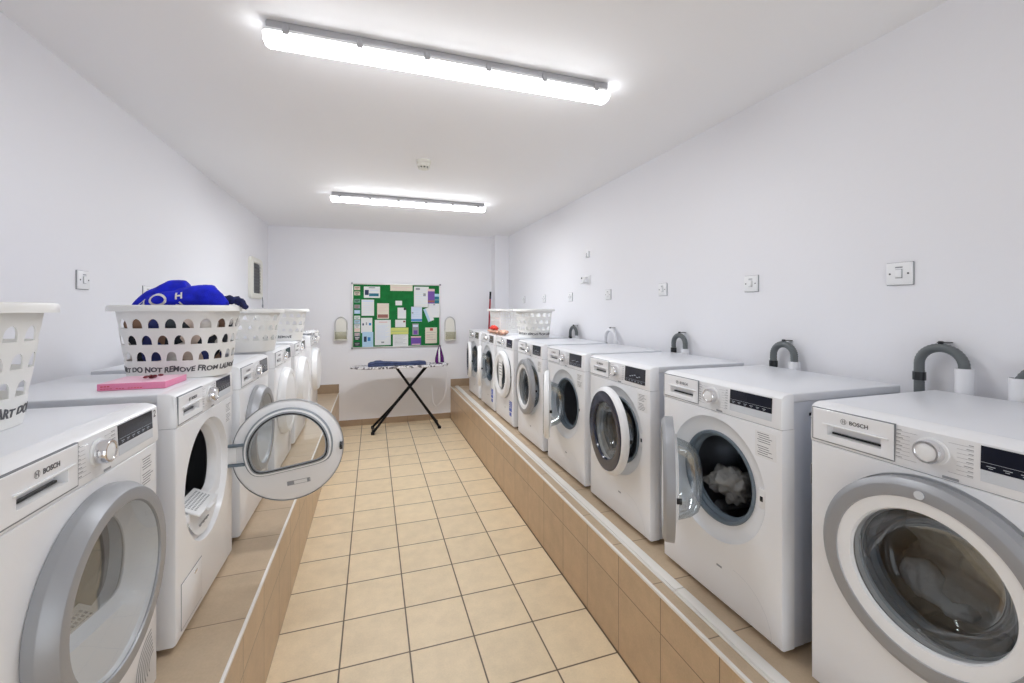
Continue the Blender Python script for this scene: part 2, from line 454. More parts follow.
def door_dryer(t, cz, ang, ring='silver', R=.238, left=False, glass='glass'):
    hx = .245; n = 72
    def c(r, y): return circ(r, y, -hx, 0, n)
    def D(R_, d, y): return dshape(R_, d, y, -hx, .012, n, tilt=-.14)
    bm = NB()
    loft(bm, [c(.190, -.040), c(.186, -.030), D(.178, .095, -.006), D(.163, .082, .020), D(.158, .078, .024)])
    loft(bm, [c(R - .014, -.024), c(R - .002, -.012), c(R, -.004), c(R - .008, .002), D(.186, .103, .003), D(.184, .101, .024), D(.160, .079, .028)])
    d = obj('door', bm, 'white', t, loc=(hx, -.004, cz), rot=(0, 0, math.radians(ang)))
    bm = NB(); loft(bm, [c(.190, -.0395), c(.193, -.046), c(.219, -.048), c(.223, -.0465), c(R + .001, -.020), c(R + .0015, -.016), c(R + .0015, .0025)])
    obj('door_ring', bm, ring, d)
    bm = NB(); loft(bm, [c(.191, -.043), c(.14, -.049), c(.07, -.053), c(.001, -.054)], 0, False, True); obj('door_cover', bm, 'glass' if ring == 'silver' else 'plastic', d)
    bm = NB(); loft(bm, [D(.159, .079, .022), D(.11, .055, .026), D(.05, .025, .030), D(.001, .001, .031)], 0, False, True); obj('door_window', bm, 'glass_w' if 'glass_w' in M else 'glass', d)
    bm = NB()
    loft(bm, [D(.190, .106, .0035), D(.192, .108, .012), D(.186, .102, .020), D(.180, .098, .016), D(.176, .094, .026), D(.168, .087, .030), D(.160, .080, .029)])
    obj('door_gasket', bm, 'rubber_l', d)
    bm = NB(); loft(bm, [D(.1695, .088, .0302), D(.1665, .0855, .0325), D(.1635, .083, .0310)]); obj('gasket_lip', bm, 'dark', d)
    # hinge arms, latch, rating strip on the back
    for z in (-.045, .045):
        bm = NB(); box(bm, -.062, .012, .0015, .016, z - .006, z + .006, .002); obj('hinge', bm, 'rubber', d)
    bm = NB(); box(bm, -.030, .010, .0015, .010, -.036, .036, .002); obj('hinge_plate', bm, 'plastic', d)
    bm = NB(); box(bm, -2 * hx + .010, -2 * hx + .024, .000, .013, -.018, .018, .002); obj('latch', bm, 'dark', d)
    mt = Matrix.Translation((-.285, .0028, -.155)) @ Matrix.Rotation(.10, 4, 'Y')
    bm = NB(); box(bm, -.050, .050, 0, .0006, -.010, .010, mi=0, mtx=mt); box(bm, -.048, .020, .0005, .0009, -.008, .008, mi=1, mtx=mt)
    box(bm, -.047, -.036, .0007, .0012, -.008, .008, mi=0, mtx=mt)
    obj('rating_strip', bm, ['ink_l', 'label'], d)
    return d

def fascia_profile(x, inset=0):
    return [Vector((x, y, z)) for y, z in ((.0 + inset, FH + .0015), (-.002 + inset, FH + .010), (.002 + inset, FH + .104), (.007 + inset, FH + .1095),
                                           (.016, TH - .005 - inset), (.030, TH - .001 - inset), (.052, TH - .001 - inset), (.052, FH + .0015))]
def fy(z): return -.002 + max(0, (z - FH - .012)) * .003 / .07       # fascia front surface depth at height z

def machine(name, label, cat, row, y0, dtype='washer', cz=.521, ang=0, ring='silver', screen=1.0, strip=True,
            dark_ring=False, logo=True, sticker=True, number=None, energy=False, film=False, glass='glass_t', group=None, flap=False, bare=False, knob=True):
    """row +1: right plinth facing -X; row -1: left plinth facing +X; y0: centre along the room"""
    xf = 1.28 if row > 0 else -.625
    t = empty(name, label, cat, (xf, y0, PZ), -PI / 2 if row > 0 else PI / 2, group)
    n = 72
    # casing behind the front moulding
    bm = NB()
    def rr(i, y): return [Vector((x, y, z)) for x, z in ((-W2 + i, .022), (-W2 + i, TH - .03), (W2 - i, TH - .03), (W2 - i, .022))]
    loft(bm, [rr(.0015, .052), rr(.0015, .10), rr(.003, .102), rr(.003, .585), rr(.012, .590)], 0, False, True)
    obj('casing', bm, 'side', t)
    # front panel with its opening
    washer = dtype == 'washer'
    bm = NB()
    P = lambda i, y: rectring(-W2 + i, W2 - i, .020 + i, FH - i * .3, y, 0, cz, n)
    if washer:
        rings = [P(.0, .055), P(.0, .010), P(.003, .003), P(.010, 0), circ(.238, 0, 0, cz, n), circ(.236, .003, 0, cz, n), circ(.222, .016, 0, cz, n), circ(.190, .022, 0, cz, n), circ(.178, .024, 0, cz, n), circ(.176, .04, 0, cz, n)]
        obj_front = loft(bm, rings); fp = obj('front_panel', bm, 'white', t)
        bm = NB(); loft(bm, [circ(.179, .023, 0, cz, n), circ(.175, .017, 0, cz, n), circ(.166, .019, 0, cz, n), circ(.160, .030, 0, cz, n), circ(.163, .040, 0, cz, n), circ(.157, .046, 0, cz, n),
                             circ(.153, .050, 0, cz, n), circ(.157, .056, 0, cz, n), circ(.155, .066, 0, cz, n)])
        obj('door_seal', bm, 'rubber', t)
        bm = NB(); loft(bm, [circ(.156, .067, 0, cz, n), circ(.225, .085, 0, cz, n), circ(.238, .13, 0, cz, n), circ(.238, .44, 0, cz, n), circ(.22, .46, 0, cz, n), circ(.01, .465, 0, cz, n)], 0, False, True)
        for k in range(3):
            a = PI / 2 + .5 + k * 2 * PI / 3
            mt = Matrix.Translation((0, 0, cz)) @ Matrix.Rotation(-a, 4, 'Y') @ Matrix.Translation((.215, 0, 0))
            box(bm, -.02, .022, .13, .44, -.022, .022, .01, mtx=mt)
        obj('drum', bm, 'drum', t)
        bm = NB(); box(bm, .196, .224, .0135, .020, cz - .035, cz + .035, .004, mtx=None); obj('door_lock', bm, 'plastic', t)
        bm = NB(); box(bm, .203, .215, .0125, .019, cz - .010, cz + .008, .001); obj('lock_slot', bm, 'dark', t)
    else:
        Dd = lambda R, d, y: dshape(R, d, y, 0, cz + .012, n, tilt=.0)
        rings = [P(.0, .055), P(.0, .010), P(.003, .003), P(.010, 0), circ(.232, 0, 0, cz, n), circ(.229, .006, 0, cz, n), circ(.224, .022, 0, cz, n), Dd(.196, .120, .030), Dd(.192, .115, .034), Dd(.188, .111, .066)]
        loft(bm, rings); fp = obj('front_panel', bm, 'white', t)
        bm = NB(); loft(bm, [Dd(.1885, .112, .0665), circ(.245, .09, 0, cz, n), circ(.255, .14, 0, cz, n), circ(.255, .46, 0, cz, n), circ(.01, .47, 0, cz, n)], 0, False, True)
        obj('drum', bm, 'drum_dark', t)
        # fluff filter lying in the lower lip
        bm = NB(); mt = Matrix.Translation((-.01, .030, cz - .094)) @ Matrix.Rotation(.45, 4, 'X')
        box(bm, -.095, .095, -.040, .055, -.008, .0, .004, mtx=mt); box(bm, -.03, .03, -.052, -.034, -.010, .004, .003, mtx=mt)
        for i in range(12):
            for j in range(5):
                x = -.07 + i * .0125; y = -.012 + j * .012
                box(bm, x - .0035, x + .0035, y - .0035, y + .0035, -.0005, .0006, mi=1, mtx=mt)
        obj('fluff_filter', bm, ['plastic', 'ink_l'], t)
        bm = NB()   # curved care panel below the filter
        pts = []
        for yy, zo in ((-.001, 0),):
            out = [Vector((.19 * math.cos(a), .012, cz + .215 * math.sin(a))) for a in [PI + .55 + k * (PI - 1.1) / 20 for k in range(21)]]
            inn = [Vector((.17 * math.cos(a), .024, cz - .09 + .07 * math.sin(a))) for a in [PI + .45 + k * (PI - .9) / 20 for k in range(21)]]
            loft(bm, [out, inn], 0, closed=False)
        obj('lip_panel', bm, 'plastic', t)
        bm = NB()
        for k in range(6): box(bm, -.05 + k * .016, -.039 + k * .016, .0125 , .0165, cz - .178 + (k % 2) * .003, cz - .170)
        obj('lip_print', bm, 'ink_l', t, smooth=0)
        bm = NB()
        for k in range(7):
            r_ = .030 + k * .012
            A = [Vector((.275 - r_ * math.cos(a), -.0006, .10 + r_ * math.sin(a))) for a in [-.5 + q * 1.9 / 14 for q in range(15)]]
            B = [Vector((.275 - (r_ + .004) * math.cos(a), -.0006, .10 + (r_ + .004) * math.sin(a))) for a in [-.5 + q * 1.9 / 14 for q in range(15)]]
            loft(bm, [A, B], closed=False)
        if not flap: obj('vent_arcs', bm, 'ink_l', t, smooth=0)
    # side seams / marks
    sx = W2 - .003
    if row > 0:
        bm = NB()
        box(bm, sx - .001, sx + .0008, .125, .160, .790, .800, mi=0); box(bm, sx - .001, sx + .0008, .135, .150, .780, .786, mi=0)
        obj('side_clip', bm, 'dark', t)
        bm = NB()
        box(bm, sx - .001, sx + .0004, .132, .176, .556, .629, mi=1)
        for k in range(9): box(bm, sx - .001, sx + .0007, .135 + k * .0042, .1372 + k * .0042 + (k % 3) * .0007, .560, .625, mi=0)
        obj('barcode_label', bm, ['ink', 'label'], t, smooth=0)
    # fascia
    bm = NB()
    loft(bm, [fascia_profile(-W2, .004), fascia_profile(-W2 + .003), fascia_profile(-W2 + .010), fascia_profile(-W2 + .222), fascia_profile(W2 - .003), fascia_profile(W2, .004)], 0, True, True)
    if not bare:
        cut = [f for f in bm.faces if -W2 + .02 < f.calc_center_median().x < -W2 + .2 and f.calc_center_median().y < .004 and FH + .02 < f.calc_center_median().z < FH + .09]
        bmesh.ops.delete(bm, geom=cut, context='FACES_ONLY')
    obj('fascia', bm, 'white', t)
    bm = NB(); box(bm, -W2 + .002, W2 - .002, .004, .05, FH - .0010, FH + .0025); obj('fascia_seam', bm, 'groove', t, smooth=0)
    bm = NB(); box(bm, -W2 + .001, W2 - .001, .050, .592, TH - .030, TH, .005, seg=3); obj('worktop', bm, 'top', t)
    for sx in (-1, 1):
        for yy in (.07, .53):
            bm = NB(); zl(bm, [(.022, 0), (.022, .012), (.012, .013), (.012, .024)], 16, c=(sx * .25, yy, 0)); obj('foot', bm, 'dark', t)
    if bare: return t
    # drawer
    dx0, dx1, z0, z1 = -W2 + .010, -W2 + .222, FH + .010, FH + .104
    y = -.004
    bm = NB()
    ring0 = lambda i, yy: [Vector((x, yy, z)) for x, z in ((dx0 + i, z0 + i), (dx1 - i, z0 + i), (dx1 - i, z1 - i), (dx0 + i, z1 - i))]
    hx0, hx1, hz0, hz1 = dx0 + .042, dx1 - .030, z0 + .020, z0 + .050
    hr = lambda i, yy: [Vector((x, yy, z)) for x, z in ((hx0 + i, hz0 + i), (hx1 - i, hz0 + i), (hx1 - i, hz1 - i), (hx0 + i, hz1 - i))]
    loft(bm, [ring0(0, .004), ring0(0, y + .002), ring0(.002, y), hr(-.012, y), hr(0, y + .002), hr(.002, .022)], 0, False, True)
    dr = obj('drawer', bm, 'white', t, smooth=30)
    bm = NB(); loft(bm, [ring0(-.0018, .0038), ring0(-.0018, y + .0012), ring0(.0005, y + .0012), ring0(.0005, .0038)]); obj('drawer_gap', bm, 'groove', dr, smooth=0)
    bm = NB(); box(bm, hx0 - .012, hx1 + .018, y - .0035, y + .001, hz1 - .001, hz1 + .003, .001); obj('drawer_lip', bm, 'plastic', dr)
    bm = NB(); box(bm, hx0 + .003, hx1 - .003, .0150, .0215, hz0 + .0025, hz0 + .0075); obj('handle_slot', bm, 'dark', dr, smooth=0)
    if logo:
        text('brand_lettering', 'BOSCH', .0150, 'ink', dr, front(-.185, y - .0006, z1 - .029), bold=.0003)
        bm = NB()
        def rg(r, a0, a1, k=20): return [Vector((-.200 + r * math.cos(a0 + (a1 - a0) * i / k), y - .0006, z1 - .024 + r * math.sin(a0 + (a1 - a0) * i / k))) for i in range(k + 1)]
        loft(bm, [rg(.0080, 0, 2 * PI), rg(.0070, 0, 2 * PI)], closed=False)
        box(bm, -.2035, -.2025, y - .0008, y - .0002, z1 - .029, z1 - .019); box(bm, -.1975, -.1965, y - .0008, y - .0002, z1 - .029, z1 - .019)
        box(bm, -.2035, -.1965, y - .0008, y - .0002, z1 - .0245, z1 - .0235)
        obj('brand_emblem', bm, 'ink', dr, smooth=0)
    # programme dial
    if knob:
        kx, kz = 0, FH + .060
        ky = fy(kz)
        bm = NB(); loft(bm, [circ(.0325, ky, kx, kz, 40), circ(.0325, ky - .004, kx, kz, 40), circ(.029, ky - .006, kx, kz, 40)], 0, False, True); 
        kb = obj('dial', bm, 'plastic', t)
        bm = NB(); loft(bm, [circ(.0275, ky - .005, kx, kz, 40), circ(.0275, ky - .024, kx, kz, 40), circ(.0255, ky - .0275, kx, kz, 40), circ(.0215, ky - .0275, kx, kz, 40), circ(.0205, ky - .026, kx, kz, 40)]); obj('dial_ring', bm, 'chrome', kb)
        bm = NB(); loft(bm, [circ(.0208, ky - .0255, kx, kz, 40), circ(.012, ky - .0275, kx, kz, 40), circ(.001, ky - .028, kx, kz, 40)], 0, False, True); obj('dial_cap', bm, 'plastic', kb)
        for s in (-1, 1):
            bm = NB()
            for k in range(8):
                zz = kz + .034 - k * .0097
                dx = math.sqrt(max(0, .040 ** 2 - (zz - kz) ** 2))
                yy = fy(zz) - .0004
                box(bm, *sorted((s * (.030 if abs(k - 3.5) > 2.6 else .045), s * .074)), yy - .0001, yy + .0002, zz - .0046, zz - .0040)
                w_ = .008 + random.random() * .010
                box(bm, *sorted((s * .074, s * (.074 - w_))), yy - .0001, yy + .0002, zz - .0020, zz - .0002)
            obj('dial_markings', bm, 'ink_l', t, smooth=0)
    # display
    sx0, sx1 = (.086, .262) if screen else (.086, .2)
    zt, zb = FH + .100, FH + .022
    zm = zb + (.026 if strip else 0)
    def quad_panel(nm, x0, x1, za, zb_, m, out, par=t):
        bm = NB()
        A = [Vector((x0, fy(za) - out, za)), Vector((x1, fy(za) - out, za)), Vector((x1, fy(zb_) - out, zb_)), Vector((x0, fy(zb_) - out, zb_))]
        B = [v + Vector((0, .003, 0)) for v in A]
        loft(bm, [B, A], 0, True, True); return obj(nm, bm, m, par, smooth=0)
    if strip: quad_panel('touch_strip', sx0, sx1, zb, zm + .001, 'pad', .0010)
    sc = quad_panel('display', sx0, sx1, zm, zt, 'screen', .0016)
    bm = NB()
    for k in range(6):
        x = sx0 + .010 + k * .026; yy = fy(zm) - .0020
        box(bm, x, x + .014, yy, yy + .0002, zm + .009, zm + .0105); box(bm, x + .003, x + .010, yy, yy + .0002, zm + .005, zm + .0062)
    box(bm, sx0, sx1, fy(zm) - .0020, fy(zm) - .0018, zm + .0165, zm + .0172)
    if not strip:
        for k in range(5):
            x = sx0 + .045 + k * .020; box(bm, x, x + .013, fy(zm) - .0026, fy(zm) - .0018, zm + .030 + (k % 3) * .004, zm + .034 + (k % 3) * .004)
    obj('display_marks', bm, 'screen_txt', sc, smooth=0)
    bm = NB(); yy = fy(FH + .1) - .0003
    box(bm, .02, .05, fy(FH + .02) - .0006, fy(FH + .02) - .0003, FH + .004, FH + .010)
    obj('fascia_print', bm, 'ink_l', t, smooth=0)
    # sticker with small print below the display
    if sticker:
        bm = NB(); box(bm, .196, .278, -.0006, .0002, FH - .112, FH - .022, mi=0)
        for k in range(11):
            zz = FH - .028 - k * .0074
            if k in (5,): continue
            x1_ = .268 - random.random() * .022
            box(bm, .205 + (k % 3) * .003, x1_, -.0009, -.0004, zz - .0018, zz, mi=1)
        obj('notice_sticker', bm, ['label', 'ink'], t, smooth=0)
    if number: text('handwritten_number', number, .030, 'ink', t, front(.268, -.0012, FH + .078))
    if energy:
        bm = NB(); box(bm, .17, .25, -.0008, .0002, .150, .250, mi=0)
        for k in range(4): box(bm, .178, .205 + k * .01, -.0011, -.0006, .236 - k * .018, .243 - k * .018, mi=1)
        obj('energy_label', bm, ['blue_label', 'label'], t, smooth=0)
        bm = NB(); box(bm, .18, .24, -.0008, .0002, .105, .140); obj('small_label', bm, 'blue_label', t, smooth=0)
    # filter flap or lower outline
    if flap:
        bm = NB(); box(bm, -.262, -.078, -.0008, .001, .045, .205, mi=0); box(bm, -.259, -.081, -.0020, .001, .048, .202, .001, mi=1)
        obj('lower_flap', bm, ['groove', 'white'], t)
        bm = NB(); box(bm, -.150, -.125, -.004, .0, .176, .186, .002); obj('flap_latch', bm, 'chrome', t)
    elif washer:
        bm = NB(); box(bm, .02, .045, -.0008, .0002, .150, .157); obj('lower_badge', bm, 'ink_l', t, smooth=0)
        bm = NB()
        A = [Vector((.10 + .16 * math.sin(a), -.0004, .02 + .155 * math.cos(a))) for a in [k * PI / 2 / 16 for k in range(17)]]
        B = [Vector((.10 + .1612 * math.sin(a), -.0004, .02 + .1562 * math.cos(a))) for a in [k * PI / 2 / 16 for k in range(17)]]
        loft(bm, [A, B], closed=False); obj('flap_outline', bm, 'pad', t, smooth=0)
    if dtype == 'washer': door_washer(t, cz, ring, ang, glass, R=.232, dark_ring=dark_ring)
    else: door_dryer(t, cz, ang, ring)
    return t

GR, GL = 'washing machines on the right plinth', 'machines on the left plinth'
WS = 'washing_machine'
machine(WS, 'white washing machine nearest on the right, closed silver-ringed door with laundry behind glass', 'washing machine', 1, .653, cz=.505, group=GR)
machine(WS, 'second nearest right-hand washing machine, silver-edged door swung open on crumpled grey laundry', 'washing machine', 1, 1.346, ang=36.5, cz=.487, group=GR)
machine(WS, 'third nearest right-hand washing machine, door ajar with a black ring round its glass', 'washing machine', 1, 2.045, ang=7, cz=.487, ring='plastic', dark_ring=True, strip=False, group=GR)
machine(WS, 'fourth nearest right-hand washing machine, white-edged door swung open edge-on, drum empty', 'washing machine', 1, 2.72, ang=23.5, cz=.487, ring='plastic', dark_ring=True, strip=False, group=GR)
machine(WS, 'fifth nearest right-hand washing machine, door ajar with thick white ring and silver rim', 'washing machine', 1, 3.42, ang=3, cz=.487, ring='silver', strip=False, group=GR)
r3 = machine(WS, 'right-row washing machine with closed door, paper sheet taped over its glass and blue energy label', 'washing machine', 1, 4.15, ang=0, cz=.487, ring='plastic', logo=False, energy=True, sticker=False, strip=False, group=GR)
machine(WS, 'second farthest right-row washing machine, open door and pale blue film round the opening, blue label', 'washing machine', 1, 4.82, ang=15, cz=.487, ring='plastic', logo=False, energy=True, sticker=False, strip=False, group=GR)
machine(WS, 'farthest right-row washing machine by the back wall, black-faced door ajar', 'washing machine', 1, 5.52, ang=9, cz=.487, ring='plastic', dark_ring=True, sticker=False, strip=False, group=GR)
bm = NB()
for (x0, x1, z0, z1, y) in ((-.06, .07, .46, .70, -.041), (-.05, .05, .36, .46, -.041)): box(bm, x0, x1, y - .0006, y, z0, z1, mi=0)
for k in range(5): box(bm, -.045, .055, -.0422, -.0415, .60 - k * .03, .607 - k * .03, mi=1)
obj('taped_paper', bm, ['label', 'ink_l'], r3, smooth=0)

DR = 'tumble_dryer'
machine(DR, 'nearest left tumble dryer, closed silver-ringed door, number 2 written at its top corner', 'tumble dryer', -1, 1.272, 'dryer', cz=.482, ang=0, number='2', group=GL)
machine(DR, 'white tumble dryer with its round door wide open, showing drum and fluff filter', 'tumble dryer', -1, 1.997, 'dryer', cz=.482, ang=91, group=GL, flap=True)
machine(WS, 'left-row machine just behind the wide open dryer door, silver ring on its door', 'washing machine', -1, 2.72, 'dryer', cz=.482, strip=False, sticker=False, group=GL)  # this and the rest of the left row are built as dryers
machine(WS, 'fourth left-row machine with white-edged door, beneath the nearer of two white baskets', 'washing machine', -1, 3.50, 'dryer', cz=.482, ring='plastic', strip=False, sticker=False, group=GL)
machine(WS, 'fifth left-row machine with white door, beneath the farther of two white baskets', 'washing machine', -1, 4.26, 'dryer', cz=.482, ring='plastic', strip=False, sticker=False, group=GL)
machine(WS, 'farthest left-row machine near the back wall with lacy white cloth on top', 'washing machine', -1, 5.22, 'dryer', cz=.482, ring='plastic', strip=False, sticker=False, group=GL)

MT = PZ + TH    # machine top height
# laundry inside machines
o = crumple('laundry', [('b', (1.52, .68, .885), (.11, .15, .10)), ('b', (1.50, .60, .97), (.09, .09, .08)), ('b', (1.52, .74, 1.01), (.09, .08, .07)), ('b', (1.455, .575, .90), (.05, .07, .07))], 'clothbeige', amp=.03, ts=.07)
tag(o, 'crumpled beige and grey laundry behind the closed glass of the nearest right washing machine', 'laundry', 'laundry in the machines')
o = crumple('white_cloth', [('b', (1.425, .745, .885), (.028, .055, .055)), ('b', (1.425, .68, .855), (.028, .05, .035))], 'clothwhite', amp=.012, ts=.05, vox=.007)
tag(o, 'bunched white cloth pressed against glass in the nearest right washing machine', 'cloth', 'laundry in the machines')
o = crumple('laundry', [('b', (1.46, 1.42, .875), (.07, .10, .07)), ('b', (1.43, 1.38, .90), (.05, .07, .06)), ('t', [(1.41, 1.50, .86), (1.41, 1.42, .92), (1.42, 1.33, .88)], [.03, .04, .03])], 'clothgrey', amp=.026, ts=.05, vox=.007)
tag(o, 'crumpled pale grey cloth in the drum of the washing machine with silver-edged open door', 'laundry', 'laundry in the machines')
o = crumple('dark_laundry', [('b', (1.60, 1.40, .98), (.07, .12, .13))], 'clothdark', amp=.03, ts=.06)
tag(o, 'dark clothes behind the grey cloth in the open silver-edged washing machine', 'laundry', 'laundry in the machines')

# ------------------------------------------------------------------ baskets
def super_pts(n=2.8, N=720):
    pts = []
    for k in range(N + 1):
        a = 2 * PI * k / N; c, s = math.cos(a), math.sin(a)
        r = (abs(c) ** n + abs(s) ** n) ** (-1 / n)
        pts.append((r * c, r * s))
    return pts
def basket_map(a0, b0, a1, b1, H, n=2.8):
    P = super_pts(n); 
    # arc length at mid size
    am, bm_ = (a0 + a1) / 2, (b0 + b1) / 2
    L = [0]
    for i in range(1, len(P)): L.append(L[-1] + math.hypot((P[i][0] - P[i - 1][0]) * am, (P[i][1] - P[i - 1][1]) * bm_))
    tot = L[-1]
    import bisect
    def f(s, z, out=0):
        q = (s % 1.0) * tot; i = max(1, min(len(L) - 1, bisect.bisect_left(L, q)))
        u = (q - L[i - 1]) / max(1e-9, L[i] - L[i - 1])
        x = P[i - 1][0] + (P[i][0] - P[i - 1][0]) * u; y = P[i - 1][1] + (P[i][1] - P[i - 1][1]) * u
        t = z / H
        return Vector((x * (a0 + (a1 - a0) * t + out), y * (b0 + (b1 - b0) * t + out), z))
    return f, tot
def hole_cell(bm, f, s0, s1, z0, z1, hole):
    """grid cell with a hole; hole = list of (u,v) in cell 0..1"""
    cu = sum(h[0] for h in hole) / len(hole); cv = sum(h[1] for h in hole) / len(hole)
    rect = []
    for (u, v) in hole:
        du, dv = u - cu, v - cv
        tt = min((1 - cu) / du if du > 1e-9 else -cu / du if du < -1e-9 else 1e9, (1 - cv) / dv if dv > 1e-9 else -cv / dv if dv < -1e-9 else 1e9)
        rect.append([cu + du * tt, cv + dv * tt])
    for X in (0, 1):
        for Y in (0, 1):
            j = min(range(len(rect)), key=lambda i: (rect[i][0] - X) ** 2 + (rect[i][1] - Y) ** 2); rect[j] = [X, Y]
    m = lambda p: f(s0 + (s1 - s0) * p[0], z0 + (z1 - z0) * p[1])
    loft(bm, [[m(p) for p in rect], [m(p) for p in hole]])
ARCH = [(.5 + .34 * math.cos(a), .12 + .70 * max(0, math.sin(a)) ** .8) for a in [k * PI / 9 for k in range(10)]] + [(.5 - .34 + .68 * k / 5, .12) for k in range(1, 5)]
SLOT = [(.2, .14), (.5, .14), (.8, .14), (.8, .5), (.8, .86), (.5, .86), (.2, .86), (.2, .5)]
def basket(label, loc, rz, writing=None, a1=.212, b1=.160, H=.295, kind='arch', wstart=0, name='laundry_basket', gr='white plastic laundry baskets'):
    t = empty(name, label, 'basket', loc, rz, gr)
    a0, b0 = a1 - .036, b1 - .032
    n = 2.8 if kind == 'arch' else 6
    f, tot = basket_map(a0, b0, a1, b1, H, n)
    bm = NB()
    NS = 80
    def band(z0, z1, k=1):
        loft(bm, [[f(i / NS, z0 + (z1 - z0) * j / k) for i in range(NS)] for j in range(k + 1)])
    if kind == 'arch':
        rows = [(.066, .120, 0), (.132, .186, .5), (.198, .252, 0)]; NC = 20; z = 0.0
        band(0, .066, 2); band(.120, .132); band(.186, .198); band(.252, H, 1)
        for z0, z1, off in rows:
            for k in range(NC): hole_cell(bm, f, (k + off) / NC, (k + 1 + off) / NC, z0, z1, ARCH)
    else:
        NC = 40; nr = 6; z0 = .03; dz = (H - .06) / nr
        band(0, .03); band(H - .03, H)
        for r in range(nr):
            for k in range(NC): hole_cell(bm, f, k / NC, (k + 1) / NC, z0 + r * dz, z0 + (r + 1) * dz, SLOT)
    # bottom
    base = [f(i / NS, 0) for i in range(NS)]
    loft(bm, [base, [Vector((v.x * .98, v.y * .98, -.000)) for v in base], [Vector((v.x * .02, v.y * .02, .003)) for v in base]], 0, False, True)
    bmesh.ops.remove_doubles(bm, verts=bm.verts, dist=.0004)
    o = obj('basket_body', bm, 'basket', t, smooth=180)
    s = o.modifiers.new('thick', 'SOLIDIFY'); s.thickness = .003; s.offset = -1
    e = o.modifiers.new('edges', 'EDGE_SPLIT'); e.split_angle = math.radians(35)
    bm = NB()
    prof = [(-.003, H - .012), (-.003, H), (.008, H + .003), (.020, H + .001), (.023, H - .006), (.023, H - .022), (.0205, H - .022), (.020, H - .006), (.008, H - .002), (.0005, H - .004), (.0005, H - .012)]
    loft(bm, [[f(i / NS, H, o_) * 1.0 + Vector((0, 0, z - H)) for i in range(NS)] for o_, z in prof])
    obj('basket_rim', bm, 'basket', t, smooth=50)
    if writing:
        def wm(co): return f(wstart + (co.x * 1.04 + co.y * .12) / tot, .028 + co.y * (1 + .15 * math.sin(co.x * 61)) + .0018 * math.sin(co.x * 83), .0009 + co.z)
        text('handwriting', writing, .0285, 'ink', t, None, bold=.0010, fn=wm, extr=.0003)
    return t, f

# s parameter starts at local +X and runs anticlockwise; the side facing -Y is s = .5 ... 1.0
basket('white laundry basket on the nearest left dryer, cut off by the edge of the picture', (-.992, 1.315, MT + .001), 0, 'CART DO NOT REMOVE FROM LAUNDRY', wstart=.945)
b2, f2 = basket('white laundry basket holding blue towel and clothes, on the open-door dryer', (-.785, 2.19, MT + .001), -.09, 'CART DO NOT REMOVE FROM LAUNDRY', wstart=.56)
basket('nearer of two empty-looking white baskets on the left row, behind the basket of blue towel', (-.82, 3.28, MT + .001), .1, None, H=.28)
basket('farther of two empty-looking white baskets on the left row, close to the back', (-.79, 4.28, MT + .001), .15, 'DO NOT REMOVE', wstart=.62, H=.28)
basket('white laundry basket with arched holes on the right row', (1.555, 4.03, MT + .001), PI / 2, 'CART DO NOT REMOVE FROM LAUNDRY', wstart=.20, a1=.225, b1=.165, H=.28)
basket('white lattice-sided basket on the right row behind red and peach cloths', (1.535, 4.93, MT + .001), PI / 2, None, a1=.225, b1=.16, H=.28, kind='lattice')

# contents of the near basket
R2 = Matrix.Translation((-.785, 2.19, MT)) @ Matrix.Rotation(-.09, 4, 'Z')
W = lambda x, y, z: tuple(R2 @ Vector((x, y, z)))
heap = []
for z in (.055, .115, .175, .22):
    g = .10 * (z - .05)
    for x in (-.096 - g, -.05, 0, .05, .096 + g):
        for y in (-.058 - g, 0, .058 + g): heap.append(('b', W(x, y, z), (.048 + g * .4, .044 + g * .4, .042)))
o = crumple('clothes_heap', heap, 'mixed', amp=.003, ts=.06, vox=.009)
tag(o, 'mixed dark and pale clothes filling the basket below the blue towel', 'clothes')
TX = lambda x: x * .90 + .018
o = crumple('towel', [('t', [W(TX(-.20), -.02, .275), W(TX(-.14), .0, .315), W(TX(-.06), .02, .350), W(TX(.0), .03, .365)], [.03, .052, .058, .05]),
                      ('t', [W(TX(-.17), -.06, .265), W(TX(-.08), -.07, .30), W(TX(.03), -.07, .320), W(TX(.13), -.055, .33), W(TX(.19), -.05, .29)], [.03, .05, .055, .06, .03]),
                      ('b', W(.0, .0, .290), (.165, .10, .030)), ('b', W(-.115, -.055, .225), (.045, .050, .050))], 'blue', amp=.012, ts=.12, vox=.008)
tag(o, 'royal blue towel with white lettering heaped over the rim of the near left basket', 'towel')
towel = o
bm = NB()
def dense(bm, pts, r):
    q = []
    for a, b in zip(pts, pts[1:]):
        a, b = Vector(a), Vector(b)
        for k in range(6): q.append(a + (b - a) * k / 6)
    q.append(Vector(pts[-1])); tube(bm, q, r, 6)
dense(bm, [W(TX(-.050 + .034 * math.cos(a)), -.17, .320 + .022 * math.sin(a)) for a in [2 * PI * k / 16 for k in range(17)]], .0045)
for seg in (((.02, .350), (.024, .322)), ((.040, .352), (.044, .326)), ((.022, .336), (.042, .339)), ((.022, .300), (.05, .296)), ((.036, .312), (.050, .296)),
            ((-.135, .300), (-.115, .322)), ((-.115, .322), (-.105, .290)), ((-.13, .292), (-.105, .305))):
    (x0, z0), (x1, z1) = seg
    dense(bm, [W(TX(x0), -.17, z0), W(TX(x1), -.17, z1)], .0035)
lt = obj('towel_lettering', bm, 'clothwhite', towel, smooth=180)
s = lt.modifiers.new('wrap', 'SHRINKWRAP'); s.target = towel; s.wrap_method = 'PROJECT'; s.use_project_x = False; s.use_project_y = True; s.use_negative_direction = True; s.use_positive_direction = True; s.offset = .002
